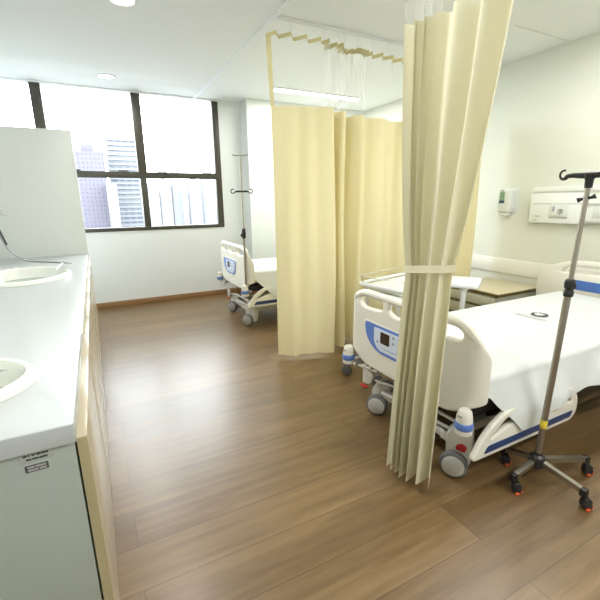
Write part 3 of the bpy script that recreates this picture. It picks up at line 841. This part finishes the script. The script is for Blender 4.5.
# ================================================================== bassinet behind the bed foot
ba = math.radians(13); bm_ = Matrix.Translation((2.045, 2.255, 0)) @ Matrix.Rotation(ba, 4, 'Z')
bs = thing('baby_bassinet', 'clear walled baby bassinet with white rim standing behind the bed foot', 'bassinet', (2.045, 2.255, 0))
def rrect(hx_, hy_, r): return rounded([(-hx_, -hy_), (hx_, -hy_), (hx_, hy_), (-hx_, hy_)], r, 6)
HX_, HY_ = .30, .21
RZ = .69
part('rim', Geo().join(plate(rrect(HX_, HY_, .07), [rrect(HX_-.03, HY_-.03, .05)], .024, .008), bm_ @ Matrix.Translation((0, 0, RZ))), M['plast'], bs)
part('tray', Geo().join(plate(rrect(HX_-.028, HY_-.028, .05), (), .012, .003), bm_ @ Matrix.Translation((0, 0, RZ-.055))), M['plast'], bs)
wl = Geo(); o1 = rrect(HX_-.025, HY_-.025, .05); k = len(o1)
vs = []
for (x, y) in o1: vs.append((x*1.05, y*1.06, .06)); vs.append((x, y, -.05))
wl.add(vs, [[2*i, 2*((i+1) % k), 2*((i+1) % k)+1, 2*i+1] for i in range(k)], bm_ @ Matrix.Translation((0, 0, RZ)))
part('clear_wall', wl, M['clearp'], bs, 'clear plastic side wall', recalc=False)
part('clear_lip', Geo().join(tube([(x*1.05, y*1.06, .06) for x, y in o1], .004, 8, True), bm_ @ Matrix.Translation((0, 0, RZ))), M['clearrim'], bs)
part('mattress', Geo().join(box(-HX_+.04, HX_-.04, -HY_+.04, HY_-.04, RZ-.048, RZ-.008, .016, 3), bm_), M['linen'], bs)
fg = Geo()
for sx in (-1, 1):
    bx_ = -.44 if sx < 0 else .24
    for sy in (-1, 1): fg.join(tube([(sx*.24, sy*.14, RZ-.06), (sx*.24, sy*.14, .14), (bx_, sy*.14, .10)], .012, 10), bm_)
    fg.join(tube([(bx_, -.14, .12), (bx_, .14, .12)], .011, 10), bm_)
fg.join(tube([(-.44, 0, .12), (.24, 0, .12)], .011, 10), bm_)
part('stand', fg, M['absg'], bs)
for sx in (-1, 1):
    for sy in (-1, 1):
        c = bm_ @ Vector((-.445 if sx < 0 else .245, sy*.15, .042)); ax = Vector((.8, .6, 0)).normalized()
        cp = thing_part('castor', bs)
        part('castor_wheel', lathe([(0, -.013), (.034, -.013), (.041, -.008), (.042, 0), (.041, .008), (.034, .013), (0, .013)], 26, axis_mx(c, ax)), M['rubber'], cp)
        part('castor_fork', plate(rounded([(-.03, .0), (.03, .0), (.022, .045), (-.022, .045)], .012, 4), (), .034, .004).map(
            lambda p: c+Vector((-ax.y, ax.x, 0))*p.x+ax*p.z+Vector((0, 0, p.y+.008))), M['rubber'], cp)

# ================================================================== small white table
ta = math.radians(33); tm = Matrix.Translation((2.575, 2.155, 0)) @ Matrix.Rotation(ta, 4, 'Z')
tb = thing('side_table', 'small white pedestal table between the tied curtain and the bedside cabinet', 'side table', (2.575, 2.155, 0))
part('table_top', Geo().join(plate(rrect(.165, .14, .05), (), .040, .012), tm @ Matrix.Translation((.035, 0, .642))), M['plast'], tb)
part('pedestal', Geo().join(tube([(-.07, -.03, .63), (-.07, -.03, .60), (-.07, -.03, .54), (-.07, -.03, .04)], [.05, .030, .021, .017], 16), tm), M['plast'], tb)
part('base_foot', Geo().join(plate(rrect(.19, .13, .05), [rrect(.15, .09, .03)], .03, .008), tm @ Matrix.Translation((0, 0, .022))).join(box(-.16, .16, -.045, -.015, .012, .04, .006, 2, tm)), M['plast'], tb)

# ================================================================== bedside cabinet
x0, x1, yA, yB, ZB = 3.12, 3.755, 2.20, 2.80, .47
bc = thing('bedside_cabinet', 'low bedside cabinet with beige top and brown edging against the wall', 'bedside cabinet', (3.44, 2.5, 0))
part('body', box(x0+.02, x1, yA+.02, yB-.02, .06, ZB-.03, .002), M['drawer'], bc)
part('top', box(x0+.004, x1, yA+.004, yB-.004, ZB-.022, ZB, .002), M['tan'], bc)
part('top_edging', box(x0, x1, yA, yB, ZB-.032, ZB-.006, .003), M['olive'], bc)
for k, (za, zb) in enumerate(((.335, .425), (.205, .312), (.085, .185))):
    dr = part('drawer', box(x0+.004, x0+.022, yA+.03, yB-.03, za, zb, .003), M['drawer'], bc)
    part('drawer_pull', box(x0-.004, x0+.006, yA+.03, yB-.03, za-.016, za-.003, .002), M['olive'], dr)
for yy in (yA+.05, yB-.05):
    for xx in (x0+.06, x1-.06):
        part('foot', cyl((xx, yy, 0), (xx, yy, .062), .018, .022, 14), M['black'], bc)

# ================================================================== bed-head service panel
hp = thing('bedhead_panel', 'long white service panel with sockets on the wall above the bed', 'wall panel', (3.77, 1.5, 1.07), 'wall fittings')
YL, YR = 2.405, .45
part('panel_body', box(3.752, XR, YR, YL, 1.10, 1.36, .006), M['panel'], hp)
part('upper_ledge', box(3.735, XR, YR, YL-.004, 1.352, 1.398, .008), M['panel'], hp)
part('end_housing', box(3.738, XR, 1.96, YL+.012, 1.072, 1.34, .010), M['panel'], hp)
part('groove', box(3.7365, 3.745, YR, YL-.02, 1.243, 1.249), M['panelg'], hp)
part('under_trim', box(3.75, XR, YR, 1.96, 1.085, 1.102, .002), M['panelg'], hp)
so = part('socket_plate', box(3.731, 3.742, 2.055, 2.225, 1.135, 1.245, .004), M['white'], hp)
part('switch', box(3.727, 3.733, 2.178, 2.192, 1.180, 1.222, .001), M['key'], so)
part('outlet', lathe([(.026, 0), (.026, .004), (.021, .0045), (.019, .001), (0, .001)], 24, axis_mx((3.732, 2.125, 1.178), (-1, 0, 0))), M['panelg'], so, 'round grey outlet')
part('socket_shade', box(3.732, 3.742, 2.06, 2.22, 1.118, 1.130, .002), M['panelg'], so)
part('print_mark', box(3.7365, 3.7385, 2.315, 2.355, 1.128, 1.138).join(box(3.7365, 3.7385, 2.33, 2.37, 1.095, 1.101)), M['panelg'], hp)
for yy in (1.78, 1.50, 1.22):
    s2 = part('gas_plate', box(3.745, 3.754, yy-.09, yy+.09, 1.135, 1.24, .003), M['white'], hp)
    part('outlet', lathe([(.013, 0), (.013, .006), (.009, .007), (0, .004)], 20, axis_mx((3.746, yy+.0, 1.185), (-1, 0, 0))), M['panelg'], s2)

# soap dispenser
dp = thing('soap_dispenser', 'white wall soap dispenser with a green and navy label', 'soap dispenser', (3.75, 2.72, 1.145), 'wall fittings')
yc = 2.678
dg_ = plate(rounded([(-.070, .245), (.070, .245), (.072, .06), (.055, .012), (-.055, .012), (-.072, .06)], [.03, .03, .03, .03, .03, .03], 5), (), .095, .022)
part('body', dg_.map(lambda p: (XR-.048+p.z, yc+p.x, 1.142+p.y)), M['white'], dp)
part('wall_plate', box(XR-.008, XR+.004, yc-.078, yc+.072, 1.16, 1.395, .004), M['white'], dp)
lb = part('label', box(XR-.0965, XR-.0945, yc-.008, yc+.048, 1.275, 1.365, .0005), M['green'], dp, 'green printed label')
part('label_band', box(XR-.0975, XR-.0955, yc-.009, yc+.050, 1.252, 1.278, .0005), M['navyl'], lb)
part('label_mark', box(XR-.0975, XR-.0955, yc+.006, yc+.034, 1.372, 1.378).join(box(XR-.0972, XR-.0960, yc+.0, yc+.040, 1.338, 1.343)).join(box(XR-.0972, XR-.0960, yc+.0, yc+.040, 1.315, 1.319)), M['label_dark'], lb)
part('push_lever', box(XR-.088, XR-.012, yc-.045, yc+.045, 1.128, 1.152, .008, 3), M['white'], dp)

# ================================================================== city beyond the window
struct('ground', box(-900, 900, 40, 2600, -61, -60), M['haze'])
def tower(x, y, w, d, ztop, label, wall, dark, rows, cols, crown=True, slabs=False):
    z0 = -60.
    t = thing('apartment_tower', label, 'tower', (x, y+d/2, z0), 'city towers outside the window')
    m = tower_mat('tower_facade', wall, dark, rows, cols)
    part('facade', box(x-w/2, x+w/2, y, y+d, z0, ztop), m, t)
    mc = mat('tower_roof', wall, .9, var=.03, vscale=.3, spec=0)
    if crown:
        part('roof_house', box(x-w*.22, x+w*.2, y+d*.3, y+d*.7, ztop, ztop+3.2), mc, t)
    if slabs:
        g = Geo(); z = ztop-1.
        while z > -28:
            g.join(box(x-w/2-.3, x+w/2+.3, y-.8, y, z, z+.8)); z -= 2.1
        part('balcony_band', g, mc, t)
    return t
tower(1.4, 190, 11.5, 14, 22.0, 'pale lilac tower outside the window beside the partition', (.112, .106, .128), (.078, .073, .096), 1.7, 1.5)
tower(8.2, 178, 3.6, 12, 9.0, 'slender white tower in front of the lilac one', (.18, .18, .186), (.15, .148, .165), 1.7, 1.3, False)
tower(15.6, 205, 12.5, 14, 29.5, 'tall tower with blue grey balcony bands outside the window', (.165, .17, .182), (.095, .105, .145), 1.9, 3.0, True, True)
FW, FD = (.185, .188, .20), (.165, .17, .192)  # distance haze is put into these pale facade colours
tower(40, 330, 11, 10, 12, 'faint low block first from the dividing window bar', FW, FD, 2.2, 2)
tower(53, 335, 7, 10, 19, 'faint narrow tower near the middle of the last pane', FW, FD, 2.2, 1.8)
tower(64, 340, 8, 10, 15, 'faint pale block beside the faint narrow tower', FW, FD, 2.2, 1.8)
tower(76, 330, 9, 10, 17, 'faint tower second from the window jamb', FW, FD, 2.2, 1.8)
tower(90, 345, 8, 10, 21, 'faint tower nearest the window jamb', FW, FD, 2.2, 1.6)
# ================================================================== light
w = bpy.data.worlds.new('overcast_sky'); bpy.context.scene.world = w; w.use_nodes = True
nt = w.node_tree; bg = nt.nodes['Background']
tc = nt.nodes.new('ShaderNodeTexCoord'); sp = nt.nodes.new('ShaderNodeSeparateXYZ'); nt.links.new(tc.outputs['Generated'], sp.inputs[0])
cr = nt.nodes.new('ShaderNodeValToRGB'); nt.links.new(sp.outputs['Z'], cr.inputs['Fac'])
cr.color_ramp.elements[0].color = (.91, .965, 1, 1); cr.color_ramp.elements[1].color = (.86, .93, 1, 1)
nt.links.new(cr.outputs['Color'], bg.inputs['Color']); bg.inputs['Strength'].default_value = 11

def light(kind, name, loc, energy, color, rot=(0, 0, 0), **kw):
    l = bpy.data.lights.new(name, kind); l.energy = energy; l.color = color
    for k_, v_ in kw.items(): setattr(l, k_, v_)
    o = bpy.data.objects.new(name, l); COL.objects.link(o); o.location = loc; o.rotation_euler = rot
    return o
p = light('AREA', 'window_portal', (.35, YF-.03, (SILL+ZC)/2), 1, (1, 1, 1), (-PI/2, 0, 0), shape='RECTANGLE', size=2.5, size_y=1.6)
p.data.cycles.is_portal = True
for x, y in ((.304, 4.95), (.343, 3.15)):
    light('AREA', 'downlight_lamp', (x, y, ZC-.02), 10, (1, .985, .96), shape='DISK', size=.15)
light('AREA', 'linear_or_fill_lamp', (2.67, 4.64, ZC-.03), 38, (1, .985, .96), shape='RECTANGLE', size=1.2, size_y=.11)
light('AREA', 'bed_ceiling_lamp', (2.67, 1.55, ZC-.03), 24, (1, .985, .95), shape='RECTANGLE', size=1.2, size_y=.3)
light('AREA', 'downlight_lamp', (.35, 1.35, ZC-.02), 20, (1, .985, .96), shape='DISK', size=.16)
light('AREA', 'downlight_lamp', (.36, -.45, ZC-.02), 8, (1, .985, .96), shape='DISK', size=.16)
light('AREA', 'linear_or_fill_lamp', (1.9, -.75, ZC-.03), 46, (1, .985, .95), shape='RECTANGLE', size=1.2, size_y=.11)  # fill lamp added out of view to brighten the tied curtain's folds

# ================================================================== camera
cam = bpy.data.cameras.new('camera'); cam.sensor_width = 36; cam.lens = 23.49; cam.clip_start = .02; cam.clip_end = 4000
co = bpy.data.objects.new('camera', cam); COL.objects.link(co)
r = Vector((.88770287, -.46026318, -.01189201)); u = Vector((.12329593, .21275497, .96929533)); f = Vector((.44360087, .86191248, -.24561178))
mx = Matrix(((r.x, u.x, -f.x, 0), (r.y, u.y, -f.y, 0), (r.z, u.z, -f.z, 1.3), (0, 0, 0, 1)))
co.matrix_world = mx
sc = bpy.context.scene; sc.camera = co
sc.view_settings.view_transform = 'Standard'; sc.view_settings.look = 'None'
sc.view_settings.exposure = .17; sc.view_settings.gamma = 1
cy_ = sc.cycles
cy_.use_denoising = True; cy_.max_bounces = 10; cy_.diffuse_bounces = 6; cy_.transparent_max_bounces = 24
cy_.sample_clamp_indirect = 6
cy_.caustics_reflective = False; cy_.caustics_refractive = False
